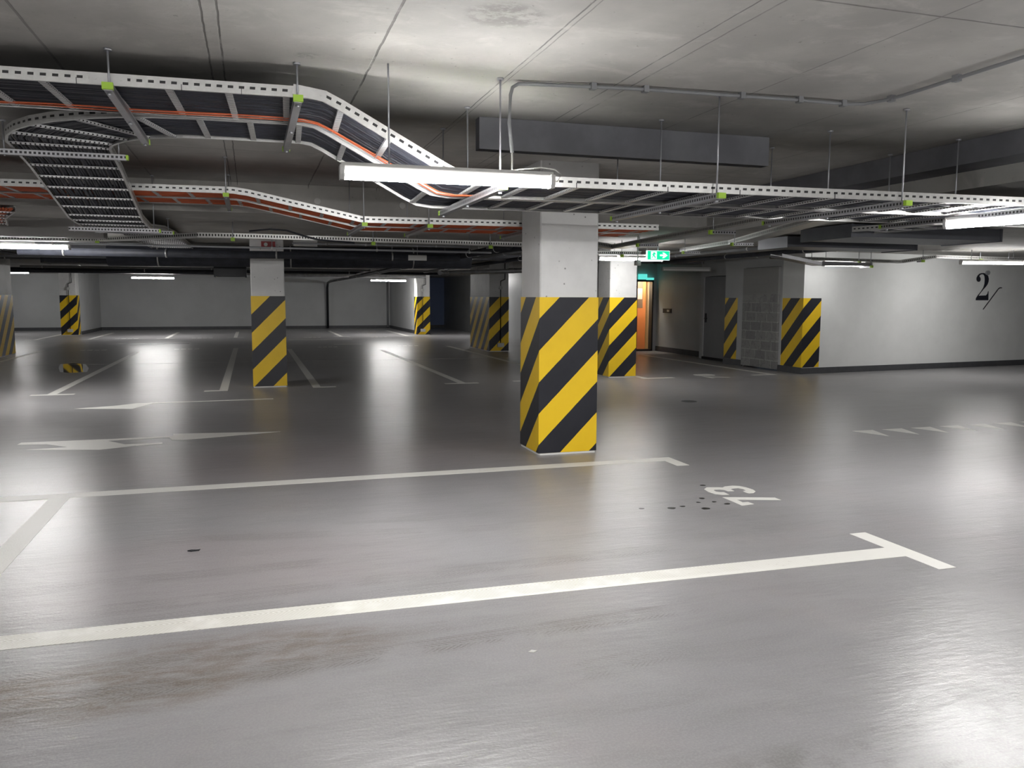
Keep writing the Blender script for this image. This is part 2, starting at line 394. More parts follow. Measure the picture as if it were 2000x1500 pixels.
mb = MB(); mb.box(9.0, 9.2, 20.9, Y1, 0, HL); struct('wall_inner', mb, 'wall')
mb = MB(); mb.box(10.0, 10.05, 21.05, 22.5, 0, 2.2); mb.box(11.05, 11.1, 21.05, 22.5, 0, 2.2); mb.box(10.0, 11.1, 22.5, 22.55, 0, 2.2); mb.box(10.0, 11.1, 21.05, 22.5, 2.2, 2.25); struct('wall_lobby', mb, 'cream')
# skirtings
sk = MB(); sk.box(X0, -6.62, Y1-.012, Y1, 0, .13); sk.box(-6.24, 6.34, Y1-.012, Y1, 0, .13); sk.box(6.72, 9.0, Y1-.012, Y1, 0, .13); struct('baseboard_back', sk, 'dark_skirt')
sk = MB(); sk.box(-6.24, -6.228, 35.0, Y1-.02, 0, .13); struct('baseboard_fin_left', sk, 'dark_skirt')
sk = MB(); sk.box(6.328, 6.34, 33, Y1-.02, 0, .13); struct('baseboard_fin_right', sk, 'dark_skirt')
sk = MB(); sk.prism([(10.338, 13.685), (X1, wy(X1)-.015), (X1, wy(X1)), (10.35, 13.70)], 0, .12); struct('baseboard_right', sk, 'dark_skirt')
sk = MB(); sk.box(10.335, 10.36, 13.69, 14.44, 0, .13); sk.box(10.335, 10.36, 15.74, 16.5, 0, .13); struct('baseboard_core', sk, 'dark_skirt')
sk = MB(); sk.box(10.875, 10.89, 18.06, 20.88, 0, .14); struct('baseboard_passage', sk, 'dark_skirt')
# downstand beams under the slab
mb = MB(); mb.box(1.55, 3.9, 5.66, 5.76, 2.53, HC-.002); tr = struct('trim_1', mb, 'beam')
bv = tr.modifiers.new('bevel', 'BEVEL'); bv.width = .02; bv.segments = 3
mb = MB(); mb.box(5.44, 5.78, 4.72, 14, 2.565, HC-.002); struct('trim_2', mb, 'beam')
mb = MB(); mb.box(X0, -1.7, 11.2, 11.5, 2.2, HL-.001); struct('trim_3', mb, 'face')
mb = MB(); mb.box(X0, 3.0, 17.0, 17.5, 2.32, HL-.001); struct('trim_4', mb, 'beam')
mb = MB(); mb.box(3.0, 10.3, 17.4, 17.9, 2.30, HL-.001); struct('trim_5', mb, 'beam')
# thin filled joint across the far floor
mb = MB(); mb.prism([(-7, 19.92), (9, 19.25), (9, 19.275), (-7, 19.945)], 0, .0015); struct('trim_6', mb, 'plate')

# ------------------------------------------------------------------ columns
def column(x0, x1, y0, y1, top, ph, label, faces='fl', zt=1.5, group='striped concrete columns', chamfer=False):
    t = thing('concrete_column', label, 'column', ((x0+x1)/2, (y0+y1)/2, 0), group)
    mb = MB()
    c = .012
    mb.prism([(x0+c, y0), (x1-c, y0), (x1, y0+c), (x1, y1-c), (x1-c, y1), (x0+c, y1), (x0, y1-c), (x0, y0+c)], 0, top)
    mb.build('shaft', 'col', t)
    e = .005; a0, a1, b0, b1 = x0-e, x1+e, y0-e, y1+e
    w_ = a1-a0; d = b1-b0; z0, z1 = .02, zt
    s = MB()
    def q(p, uu):
        s.quad([V(*p[0], z0), V(*p[1], z0), V(*p[1], z1), V(*p[0], z1)], [(uu[0]+ph, z0), (uu[1]+ph, z0), (uu[1]+ph, z1), (uu[0]+ph, z1)])
    q(((a0, b0), (a1, b0)), (0, w_)); q(((a1, b0), (a1, b1)), (w_, w_+d)); q(((a0, b1), (a0, b0)), (-d, 0)); q(((a1, b1), (a0, b1)), (w_+d, 2*w_+d))
    s.quad([V(a0, b0, z1), V(a1, b0, z1), V(a1, b1, z1), V(a0, b1, z1)]); s.quad([V(a0, b1, z0), V(a1, b1, z0), V(a1, b0, z0), V(a0, b0, z0)])
    s.build('striped_band', 'stripes', t)
    return t
column(2.57, 3.155, 7.25, 7.80, HC, .1, 'large black and yellow striped column nearest the camera, pitted white top')
column(6.36, 6.91, 14.05, 14.60, HL, 0.0, 'striped column partly hidden behind the nearest column, lit batten light at its top')
column(0.0, .53, 14.05, 14.6, HL, 0.0, 'striped column left of centre with dark pipe crossing its white top')
column(6.21, 6.76, 21.65, 23.7, HL, .3, 'deep striped column with thin steep stripes on its long left face and a cable down its front')
column(-6.81, -6.25, 34.4, 34.94, HL, .3, 'small far striped column at left, joined to a fin wall, reflected in the puddle')
column(6.2, 6.71, 31.9, 32.46, HL, .3, 'small far striped column right of centre beside the dark blue bay')
column(-6.4, -5.8, 21.6, 23.85, HL, .2, 'striped column cut by the left edge of the photo')
# striped paint on the core wall corner (a painted corner guard) and beside the grey door
def guard(name, pts, uvs, ph, label, h=1.5, z0=.13):
    s = MB()
    for (p, q_), (u0, u1) in zip(pts, uvs):
        s.quad([V(*p, z0), V(*q_, z0), V(*q_, h), V(*p, h)], [(u0+ph, z0), (u1+ph, z0), (u1+ph, h), (u0+ph, h)])
    return tag(s.build(name, 'stripes'), label, 'striped marking', 'striped markings on the core wall')
yb = wy(10.84)-.004
guard('corner_marking', [((10.346, 14.36), (10.346, 13.694)), ((10.346, 13.694), (10.80, wy(10.8)-.006))], [(-.67, 0), (0, .455)], .1, 'black and yellow stripes wrapping the corner of the white wall')
guard('edge_marking', [((10.354, 16.51), (10.354, 16.0))], [(-.51, 0)], .05, 'narrow striped marking between grey door and rough blockwork panel')
mb = MB(); mb.box(10.30, 10.5, 14.46, 15.72, .03, 2.14); tag(mb.build('blockwork_panel', 'blocks'), 'rough unplastered block infill panel between the two striped markings', 'wall panel')

# grey steel door, passage, lobby door
t = thing('steel_door', 'plain pale grey door leaf at the end of the passage wall', 'door', (10.66, 17.2, 0))
mb = MB(); mb.box(10.64, 10.68, 16.64, 17.88, .06, 2.0); mb.build('leaf', 'door', t)
mb = MB(); mb.box(10.60, 10.7, 16.58, 16.64, 0, 2.02); mb.box(10.6, 10.7, 16.6, 17.9, 0, .06); mb.build('frame', 'frame', t)
mb = MB(); mb.tube([V(10.62, 17.8, 1.0), V(10.59, 17.8, 1.0), V(10.59, 17.68, 1.0)], .012); mb.box(10.625, 10.64, 17.77, 17.83, .9, 1.12); mb.build('handle', 'frame', t)
t = thing('lobby_doorway', 'lit orange and cream doorway behind the second column', 'doorway', (10.5, 20.88, 0))
mb = MB(); mb.box(10.24, 10.29, 20.87, 21.06, 0, 2.0); mb.box(10.74, 10.78, 20.87, 21.06, 0, 2.0); mb.box(10.24, 10.78, 20.87, 21.06, 1.94, 2.0); mb.box(10.24, 10.78, 20.87, 21.06, 0, .05); mb.build('frame', 'frame', t)
mb = MB(); mb.box(10.30, 10.5, 21.58, 21.62, .0, 2.1); mb.build('side_leaf', 'cream', t)
lf = MB().box(10.5, 10.9, 21.58, 21.62, .0, 2.1).build('door_leaf', 'orange_door', t)
MB().box(10.53, 10.80, 21.57, 21.579, 1.2, 1.96).build('window', 'glass', lf); MB().box(10.56, 10.78, 21.56, 21.569, 1.45, 1.76).build('notice', 'paper', lf)
t = thing('lobby_lamp', 'small warm lamp lighting the orange lobby doorway', 'lamp', (10.5, 21.22, 2.2)); 
MB().box(10.35, 10.65, 21.2, 21.24, 2.14, 2.198).build('diffuser', 'tube', t)
t = thing('wall_sign', 'teal lit sign above the orange doorway', 'sign', (10.42, 20.84, 1.99))
MB().box(10.28, 10.54, 20.8, 20.84, 2.0, 2.15).build('panel', 'teal', t); MB().box(10.54, 10.76, 20.82, 20.86, 1.99, 2.05).build('bracket', 'teal', t); MB().box(10.36, 10.44, 20.84, 20.9, 2.02, 2.12).build('mount', 'plate', t)
t = thing('key_box', 'little dark switch box on the passage wall beside the orange doorway', 'switch', (10.88, 20.2, 1.1))
MB().box(10.86, 10.89, 20.0, 20.45, 1.08, 1.2).build('case', 'black', t); MB().box(10.85, 10.861, 20.08, 20.2, 1.11, 1.17).build('button', 'plate', t)
tag(MB().box(10.835, 10.89, 18.1, 18.35, 1.62, 1.86).build('emergency_light', 'plate'), 'small white box high on the wall beside the grey door', 'light')

# ------------------------------------------------------------------ writing on wall and floor
TWO = [(14.675, 1.468), (14.677, 1.513), (14.727, 1.574), (14.821, 1.661), (14.881, 1.74), (14.908, 1.818), (14.909, 1.905), (14.896, 1.974), (14.864, 2.012), (14.819, 2.02), (14.775, 2.011), (14.744, 1.989), (14.74, 1.968), (14.769, 1.951), (14.783, 1.921), (14.78, 1.886), (14.759, 1.864), (14.727, 1.857), (14.687, 1.868), (14.66, 1.898), (14.657, 1.937), (14.678, 1.98), (14.724, 2.024), (14.789, 2.043), (14.867, 2.046), (14.947, 2.026), (15.007, 1.984), (15.032, 1.923), (15.028, 1.862), (15.0, 1.801), (14.948, 1.749), (14.874, 1.688), (14.802, 1.618), (14.756, 1.567), (14.974, 1.573), (15.016, 1.606), (15.034, 1.662), (15.047, 1.662), (15.055, 1.54), (15.059, 1.469)]
SLASH = [(14.906, 1.28), (15.313, 1.699), (15.361, 1.739), (15.394, 1.75), (15.457, 1.747), (15.461, 1.731), (15.391, 1.724), (15.353, 1.704), (14.926, 1.268)]
def wallpoly(poly, name, label):
    k = wy(15.1)/13.74*1.003; mb = MB(); f = []; g = []
    for x, z in poly:
        X = x*k; Z = 1.5+(z-1.5)*k; f.append(V(X, wy(X)-.004, Z)); g.append(V(X, wy(X)+.001, Z))
    n = len(f); mb.quad(f); mb.quad(g[::-1])
    for i in range(n): mb.quad([f[i], g[i], g[(i+1) % n], f[(i+1) % n]])
    return tag(mb.build(name, 'letter'), label, 'wall lettering')
wallpoly(TWO, 'wall_numeral', 'large black serif numeral 2 painted on the white wall')
wallpoly(SLASH, 'wall_slash', 'thin black slash beside the numeral 2 on the white wall')
tag(MB().tube([V(15.45, wy(15.45), 2.07), V(15.45, wy(15.45)-.05, 2.07)], .05, 12).build('ceiling_speaker', 'pipe'), 'small grey round device on the white wall above the numeral 2', 'device')

T = .0016
def mark(name, polys, label, cat='floor marking', group=None, mat='paint', h=T):
    if len(polys) == 1:
        return tag(MB().prism(polys[0], .0002, h).build(name, mat), label, cat, group)
    mb = MB()
    for p in polys: mb.prism(p, .0002, h)
    return tag(mb.build(name, mat), label, cat, group)
mark('bay_line', [[(-2.2, 3.86), (-2.2, 4.02), (3.61, 3.915), (3.61, 4.22), (3.73, 4.22), (3.73, 3.50), (3.61, 3.50), (3.61, 3.745)]], 'nearest white bay line with a T bar at its right end, tyre prints on it')
mark('bay_line', [[(-3.2, 6.70), (-3.2, 6.88), (-1.47, 6.85), (3.72, 6.82), (3.72, 6.44), (3.60, 6.44), (3.60, 6.67), (-1.33, 6.69), (-1.33, 4.03), (-1.47, 4.03), (-1.47, 6.69)]], 'second white bay line, passing the foot of the nearest column, branching at left')
SEVEN = [(3.354, 5.306), (3.728, 5.179), (3.728, 5.102), (3.417, 5.205), (3.412, 5.122), (3.458, 5.123), (3.464, 5.056), (3.355, 5.044)]
THREE = [(3.359, 5.574), (3.413, 5.624), (3.502, 5.597), (3.529, 5.581), (3.569, 5.61), (3.641, 5.617), (3.688, 5.592), (3.713, 5.534), (3.721, 5.45), (3.704, 5.391), (3.657, 5.35), (3.62, 5.349), (3.611, 5.379), (3.617, 5.433), (3.649, 5.439), (3.657, 5.493), (3.635, 5.529), (3.585, 5.531), (3.558, 5.515), (3.552, 5.452), (3.501, 5.456), (3.497, 5.509), (3.47, 5.533), (3.431, 5.536), (3.41, 5.519), (3.406, 5.475), (3.427, 5.45), (3.456, 5.444), (3.447, 5.359), (3.394, 5.37), (3.354, 5.41), (3.342, 5.483)]
mark('floor_numeral', [SEVEN], 'white floor numeral seven, nearer digit of the big bay number')
mark('floor_numeral', [THREE], 'white floor numeral three, farther digit of the big bay number')
# far bay number 78
mark('floor_numeral', [[(8.2, 13.80), (8.62, 13.55), (8.62, 13.47), (8.27, 13.66), (8.27, 13.45), (8.2, 13.45)]], 'small far floor numeral seven before the striped wall corner')
mark('floor_numeral', [[(8.2, 14.0), (8.25, 13.9), (8.55, 13.9), (8.6, 14.0), (8.6, 14.12), (8.55, 14.22), (8.25, 14.22), (8.2, 14.12)]], 'small far floor numeral eight before the striped wall corner')
for i in range(8):
    x = 6.47+.412*i
    mark('give_way_triangle', [[(x, 7.6), (x+.28, 7.6), (x+.15, 7.2)]], ['leftmost white give-way triangle in the row on the right', 'second give-way triangle from the left of the row', 'third give-way triangle from the left of the row', 'fourth give-way triangle from the left of the row', 'fifth give-way triangle from the left of the row', 'sixth give-way triangle from the left of the row', 'give-way triangle at the right edge of the photo', 'give-way triangle just past the right edge'][i], group='give-way triangles')
t = thing('direction_arrow', 'large white lane arrow with a broad head, in front of the left column', 'floor marking', (-1, 9.1, 0))
MB().prism([(-2.29, 9.26), (-2.28, 9.39), (-1.48, 9.37), (-1.46, 9.26), (-1.26, 8.99), (-1.15, 8.87), (-1.45, 8.74), (-2.14, 8.93), (-1.78, 8.98), (-2.01, 9.21)], .0002, T).build('arrow_head', 'paint', t)
MB().prism([(-1.48, 9.37), (-.84, 9.40), (-.85, 9.54), (.27, 9.37), (.13, 9.33), (-.72, 9.10), (-.83, 9.13), (-.87, 9.29), (-1.46, 9.26)], .0002, T+.0001).build('arrow_shaft', 'paint', t)
MB().prism([(-1.26, 8.99), (-.91, 9.0), (-.9, 8.91), (-1.14, 8.86)], .0002, T+.0002).build('arrow_link', 'paint', t)
mark('direction_arrow', [[(-2.28, 12.05), (-1.82, 12.22), (-1.57, 12.43), (.27, 12.5), (.27, 12.39), (-1.35, 12.36), (-1.55, 11.82)]], 'thin white lane arrow beyond the broad one, near the left column base')
def tee(x, y0, y1, xa, xb, label, w=.13, lean=0.0):
    mark('bay_line', [[(xa, y0), (xa, y0-.13), (xb, y0-.13), (xb, y0), (x+w/2, y0), (x+w/2+lean, y1), (x-w/2+lean, y1), (x-w/2, y0)]] if xa < x-w/2-.01 and xb > x+w/2+.01 else
         ([[(x-w/2, y0-.13), (xb, y0-.13), (xb, y0), (x+w/2, y0), (x+w/2+lean, y1), (x-w/2+lean, y1)]] if xb > x+w/2+.01 else
          [[(xa, y0), (xa, y0-.13), (x+w/2, y0-.13), (x+w/2+lean, y1), (x-w/2+lean, y1), (x-w/2, y0)]]), label, group='far bay lines')
tee(-2.93, 13.92, 24.0, -3.21, -2.61, 'bay line with T foot at left, running back beside the puddle')
tee(-.46, 13.82, 25.0, -.75, -.395, 'bay line just left of the left column')
tee(1.0, 13.92, 24.2, .93, 1.31, 'bay line just right of the left column')
tee(3.48, 13.88, 23.2, 3.16, 3.76, 'bay line with T foot midway between the two striped columns')
tee(5.70, 13.98, 24.5, 4.43, 5.76, 'bay line disappearing behind the nearest column')
tee(6.98, 13.80, 18.0, 6.9, 7.55, 'bay line with short foot just right of the second column', lean=-.1)
tee(9.76, 13.85, 19.5, 9.30, 9.83, 'bay line running along the passage wall on the right')
tee(-5.45, 20.6, 25.1, -5.52, -5.3, 'bay line at far left beside the edge column')
for x, la in ((-7.0, 'far left bay line under the small left column'), (-5.35, 'far bay line right of the small left column'), (-2.9, 'far bay line in the middle of the left back wall'), (-.58, 'far bay line left of the left column, by the back wall'),
              (3.2, 'far bay line at the foot of the black downpipe'), (5.69, 'far bay line near the small right column')):
    tee(x, 31.3, 36.5, x-.3, x+.3, la)
def dashes(x0, x1, y, label):
    n = 4; w_ = (x1-x0)/n
    mark('floor_number', [[(x0+i*w_, y-.16), (x0+(i+.72)*w_, y-.16), (x0+(i+.72)*w_, y+.1*(i % 2)), (x0+i*w_, y)] for i in range(n)], label, group='far bay numbers')
for (a_, b_, y_, la) in ((-4.55, -3.75, 31.4, 'tiny far bay number, leftmost in the back row'), (-2.05, -1.3, 31.35, 'tiny far bay number right of the left back bay line'), (1.8, 2.45, 30.9, 'tiny far bay number right of the left column in the back row'), (4.2, 4.85, 30.7, 'tiny far bay number near the small right column'),
                     (-4.5, -3.8, 25.0, 'tiny far bay number above the puddle'), (-2.1, -1.4, 24.95, 'tiny far bay number left of the left column'), (1.85, 2.45, 24.95, 'tiny far bay number right of the left column, middle row'), (4.2, 4.9, 24.9, 'tiny far bay number left of the deep striped column')):
    dashes(a_, b_, y_, la)
mark('lane_dash', [[(1.2, 29.2), (3.35, 29.05), (3.35, 29.2), (1.2, 29.35)]], 'far thin white lane dash behind the left column', group='far lane dashes')
mark('lane_dash', [[(2.45, 26.2), (3.3, 26.05), (3.3, 26.2), (2.45, 26.35)]], 'nearer thin white lane dash between columns', group='far lane dashes')
mark('lane_arrow', [[(-4.2, 27.9), (-3.2, 28.3), (-2.9, 27.9), (-1.9, 27.9), (-1.9, 27.55), (-2.9, 27.5), (-3.2, 27.2)]], 'far lane arrow at left, coloured dark for its weaker sheen', mat='dark_skirt')  # white arrow; its weaker grazing reflection is put in as dark grey
mark('puddle', [[(-3.62, 17.95), (-3.4, 17.7), (-3.12, 17.85), (-3.25, 18.8), (-3.5, 19.9), (-3.8, 20.2), (-4.02, 20.0), (-3.85, 19.0)]], 'shallow puddle mirroring the small left column', 'puddle', mat='water', h=.0012)
mark('puddle', [[(-5.3, 15.4), (-4.6, 14.9), (-4.05, 15.3), (-4.3, 16.4), (-5.0, 16.6)]], 'small puddle at the left edge of the photo', 'puddle', mat='water', h=.0012)
t = thing('floor_drain', 'small black floor drain behind the bay number', 'drain', (6.03, 10.49, 0))
MB().tube([V(6.03, 10.49, .0005), V(6.03, 10.49, .004)], .10, 20).build('grate', 'black', t); MB().tube([V(6.03, 10.49, .001), V(6.03, 10.49, .0035)], .115, 20).build('rim', 'dark_skirt', t)
def spot(x, y, rx, ry, label):
    pts = [(x+rx*math.cos(a*.785)*(.8+.35*random.random()), y+ry*math.sin(a*.785)*(.8+.35*random.random())) for a in range(8)]
    mark('oil_spot', [pts], label, 'stain', 'oil spots left of the bay number 73', 'oil', .001)
for i, (x, y, r) in enumerate(((2.83, 5.13, .03), (2.93, 5.15, .018), (3.06, 5.05, .028), (3.22, 5.20, .016), (3.28, 5.12, .02), (3.19, 5.32, .02), (3.42, 5.70, .02), (2.62, 5.18, .018), (3.1, 5.22, .014))):
    spot(x, y, r*1.25, r, ['largest black oil drop left of 73', 'drop touching the largest oil drop', 'oil drop just in front of the numeral 7', 'small oil drop left of the numeral 7', 'oil drop at the lower left of the 7', 'oil drop between 7 and 3', 'oil drop above the numeral 3', 'leftmost oil drop of the scatter', 'faint oil drop amid the scatter'][i])
mark('leaf_scrap', [[(-.40, 5.06), (-.38, 5.075), (-.345, 5.062), (-.33, 5.07), (-.335, 5.05), (-.375, 5.045)]], 'small black scrap lying on the floor at left', 'litter', mat='black', h=.006)
mark('paper_scrap', [[(1.08, 3.16), (1.10, 3.175), (1.12, 3.16), (1.10, 3.15)]], 'tiny white scrap on the floor in the foreground', 'litter', mat='plate', h=.003)

# ------------------------------------------------------------------ batten lights
def lamp(cx, cy, cz, L, d, label, lit='tube', rods=(), top=HL, group='batten lights'):
    """d = unit direction in plan; cz = underside"""
    t = thing('batten_light', label, 'light', (cx, cy, cz), group)
    D = V(d[0], d[1], 0).normalized(); c = V(cx, cy, cz)
    a = c-D*L/2; b = c+D*L/2
    MB().sweep([a+V(0, 0, .05), b+V(0, 0, .05)], [(-.034, 0), (.034, 0), (.034, .028), (.026, .046), (-.026, .046), (-.034, .028)]).build('housing', 'housing', t)
    e = D*.018
    MB().sweep([a+e+V(0, 0, .05), b-e+V(0, 0, .05)], [(-.038, 0), (-.038, -.014), (-.030, -.032), (-.014, -.042), (.014, -.042), (.030, -.032), (.038, -.014), (.038, 0)]).build('diffuser', lit or 'off', t)
    for p, q in ((a-D*.008, a+D*.017), (b-D*.017, b+D*.008)):
        MB().sweep([p+V(0, 0, .05), q+V(0, 0, .05)], [(-.043, .03), (-.043, -.02), (-.03, -.045), (.03, -.045), (.043, -.02), (.043, .03)]).build('end_cap', 'housing', t)
    for k in rods:
        p = c+D*k
        MB().tube([V(p.x, p.y, cz+.085), V(p.x, p.y, top)], .005, 6).build('hanger_rod', 'rod', t)
    return t
A = (1, -.04)
L1 = lamp(1.08, 4.56, 2.12, 1.20, (1, -.02), 'largest batten light, hanging in front of the sloping cable ladder', rods=(-.34,), top=HC)
lamp(-2.96, 12.75, 2.12, 1.2, A, 'batten light cut by the left edge, below the perforated tray', rods=(-.3, .3))
lamp(-3.35, 32.3, 2.10, 1.45, A, 'far batten light in front of the left back wall', rods=(-.4, .4))
lamp(5.10, 32.0, 2.08, 1.38, A, 'far batten light left of the small right column', rods=(-.4, .4))
lamp(6.24, 12.95, 2.12, 1.2, A, 'batten light in front of the second column, half hidden by the nearest one', lit='dimtube', rods=(-.3, .3))
lamp(5.455, 4.66, 2.045, 1.25, (.27, -1), 'batten light pointing away under the trays at right')
lamp(13.35, 12.15, 2.14, 1.2, (1, -.3), 'batten light in front of the white wall above the numeral 2', lit='dimtube', rods=(-.4, .4))
lamp(10.65, 12.95, 2.09, .9, A, 'batten seen edge-on at the top left of the white wall', lit='fainttube', rods=(-.4,))
lamp(9.55, 16.9, 2.10, 1.2, A, 'unlit batten under the dark slab before the grey door', lit=False, rods=(-.4, .4))
# unseen row lamps beside the camera; the four behind it are added fill
lamp(4.6, -.7, 2.4, 1.2, A, 'added fill batten behind the photographer, rightmost of four', rods=(-.4, .4), top=HC)
lamp(2.0, -.7, 2.4, 1.2, A, 'added fill batten behind the photographer, right of the middle', rods=(-.4, .4), top=HC)
lamp(-.6, -.7, 2.4, 1.2, A, 'added fill batten behind the photographer, left of the middle', rods=(-.4, .4), top=HC)
lamp(-3.2, -.7, 2.4, 1.2, A, 'added fill batten behind the photographer, leftmost of four', rods=(-.4, .4), top=HC)
lamp(-6.6, 5.2, 2.2, 1.2, A, 'batten light outside the frame at left', rods=(-.4, .4), top=HC)
lamp(9.6, 2.8, 2.1, 1.2, A, 'batten light outside the frame at right', rods=(-.4, .4))
lamp(-8.7, 35.5, 2.31, 1.4, A, 'batten light above the long dark duct in the far left bay', lit='dimtube', rods=(-.4, .4))
lamp(8.5, 30.0, 2.15, .6, A, 'added batten light out of sight behind the deep striped column', rods=(-.2, .2))  # added out of sight to brighten the blue bay wall
# white wire loop of the large lamp
MB().tube([V(1.38+.06*0, 4.60, 2.21), V(1.5, 4.60, 2.235), V(1.62, 4.57, 2.245), V(1.70, 4.55, 2.235), V(1.735, 4.54, 2.205), V(1.715, 4.545, 2.17), V(1.68, 4.55, 2.16)], .004, 6).build('flex', 'wire', L1)
# conduit dropping to the lamp and running along the ceiling
t = thing('ceiling_conduit', 'grey conduit running along the near ceiling and dropping to the largest light', 'conduit', (2.6, 4.5, HC))
z = HC-.02
MB().tube([V(1.46, 4.62, 2.33), V(1.452, 4.65, 2.5), V(1.462, 4.66, 2.66), V(1.475, 4.66, 2.705), V(1.51, 4.66, 2.727), V(1.56, 4.655, z), V(2.19, 4.56, z), V(3.24, 4.49, z), V(3.66, 4.48, z), V(3.75, 4.44, z), V(3.80, 4.33, z), V(3.82, 4.2, z), V(3.80, 3.3, z), V(3.78, 1.0, z)], .0105, 10).build('conduit_run', 'cond', t)
for p in ((1.95, 4.595), (2.27, 4.555), (2.9, 4.51), (3.3, 4.488), (3.62, 4.48), (3.815, 4.28), (3.812, 3.78), (3.795, 2.9)):
    MB().box(p[0]-.016, p[0]+.016, p[1]-.02, p[1]+.02, z-.018, HC).build('clip', 'cond', t)
MB().tube([V(1.46, 4.62, 2.33), V(1.458, 4.61, 2.26), V(1.45, 4.59, 2.21)], .005, 6).build('lead', 'wire', t)

# ------------------------------------------------------------------ cable ladders
def resample(path, step):
    path = [Vector(p) for p in path]; out = [path[0].copy()]; acc = 0
    for i in range(len(path)-1):
        d = (path[i+1]-path[i]); L = d.length
        k = max(1, round(L/step))
        for j in range(1, k+1): out.append(path[i]+d*j/k)
    return out
def arclen(path):
    path = [Vector(p) for p in path]; return [0]+[sum((path[j+1]-path[j]).length for j in range(i+1)) for i in range(len(path)-1)]
def sample(path, s):
    path = [Vector(p) for p in path]; d = 0
    for i in range(len(path)-1):
        L = (path[i+1]-path[i]).length
        if s <= d+L or i == len(path)-2: 
            t = (path[i+1]-path[i]).normalized(); return path[i]+t*(s-d), t
        d += L
def rail_prof(a, sgn, h=.06):
    e = sgn
    p = [(a, 0), (a, h), (a-e*.014, h), (a-e*.014, h-.003), (a-e*.003, h-.003), (a-e*.003, .003), (a-e*.018, .003), (a-e*.018, 0)]
    return p if e > 0 else p
def ladder(label, path, w, cables, cmat='cable', step=.3, skip=(), splice=(), h=.06, cr=.013, group='cable ladders', extra=(), s_off=.0, clabel=None, ties=(), cz=.030):
    p0 = Vector(path[0]); pm = Vector(path[len(path)//2])
    t = thing('cable_ladder', label, 'cable tray', tuple(pm), group)
    for sg in (1, -1):
        MB().sweep(path, rail_prof(sg*w/2, sg, h)).build('side_rail', 'rail', t)
    L = arclen(path)[-1]; s = step/2+s_off; n = 0
    while s < L and n < 100:
        p, tt = sample(path, s); sd = tt.cross(V(0, 0, 1)).normalized(); uu = sd.cross(tt)
        a = p+sd*(w/2-.004)+uu*.006; b = p-sd*(w/2-.004)+uu*.006
        MB().sweep([a, b], [(-.018, 0), (-.008, -.001), (.008, -.001), (.018, 0), (.018, .014), (.015, .014), (.015, .003), (-.015, .003), (-.015, .014), (-.018, .014)]).build('rung', 'rung', t)
        s += step; n += 1
    for sp in splice:
        p, tt = sample(path, sp); sd = tt.cross(V(0, 0, 1)).normalized(); uu = sd.cross(tt)
        q = p+sd*(w/2+.003)
        MB().sweep([q-tt*.09, q+tt*.09], [(-.002, .004), (.002, .004), (.002, .058), (-.002, .058)]).build('splice_plate', 'zinc', t)
        for k in (-.06, .06): MB().tube([q+tt*k+uu*.03, q+tt*k+uu*.03+sd*.008], .007, 8).build('bolt', 'zinc', t)
    for sp in ties:
        p, tt = sample(path, sp); sd = tt.cross(V(0, 0, 1)).normalized(); uu = sd.cross(tt)
        q = p+sd*(w/2+.001)
        MB().bar(q+uu*.028, q-uu*.004, .003, .006).build('cable_tie', 'black', t)
    if cables:
        mb = MB(); cp = resample(path, .35); fr = mb.frames(cp)
        for k in range(cables):
            a = -w/2+.03+(w-.06)*k/(cables-1) if cables > 1 else 0
            ph = random.random()*6; pts = []; dz = cz+random.random()*.01
            for i, p in enumerate(cp):
                wob = .006*math.sin(i*.9+ph)+.003*math.sin(i*2.3+ph*2)
                pts.append(p+fr[i][0]*(a+wob)+fr[i][1]*(dz+.002*math.sin(i*1.3+ph)))
            mb.tube(pts, cr, 6)
        tag(mb.build('cables', cmat), clabel or ('cables lying in the '+label), 'cables', None, 'stuff')
    return t
def fy(x): return 4.745-.041*x            # front rail line of the main run
HZ, LZ = 2.575, 2.155
def run(off, xs):                          # A-direction path parallel to the front rail
    return [V(x, fy(x)+off, z) for x, z in xs]
prof = [(-3.6, HZ), (.34, HZ), (.42, HZ-.012), (.5, HZ-.05), (1.08, LZ+.055), (1.17, LZ+.014), (1.28, LZ), (8.0, LZ)]
W1 = .70
mainp = run(W1/2, prof)
mainl = ladder('main cable ladder nearest the camera, high at left then sloping down behind the largest light', mainp, W1, 30, splice=(2.95, 3.95, 5.0), s_off=.08, clabel='dense black cables filling the nearest cable ladder', ties=(1.9, 2.35, 2.8, 3.3, 3.6, 5.6, 6.2, 6.7, 7.4))
MB().tube([V(.385, fy(.385)-.006, HZ+.024), V(.385, fy(.385)+.001, HZ+.024)], .022, 16).build('hinge_disc', 'zinc', mainl)
# rear ladder turning away at its left end
W2 = .66
right = run(W1+.05+W2/2, [(8.0, LZ), (1.28, LZ), (1.17, LZ+.014), (1.08, LZ+.055), (.5, HZ-.05), (.42, HZ-.012), (.34, HZ), (-.3, HZ)])
cx, cy = -.3, right[-1].y+.98
arc = [V(cx-.98*math.sin(math.radians(a)), cy-.98*math.cos(math.radians(a)), HZ-.0002*a) for a in range(10, 91, 10)]
tail = [V(-1.29, 7.4, 2.49), V(-1.32, 8.9, 2.235), V(-1.32, 9.6, 2.2), V(-1.30, 10.9, 2.285), V(-1.27, 12.0, 2.30), V(-1.25, 15.2, 2.30)]
ladder('rear cable ladder beside the main one, curving away from the camera at left', right+arc+tail, W2, 26, clabel='dense black cables filling the rear curving ladder', splice=(), s_off=.12)
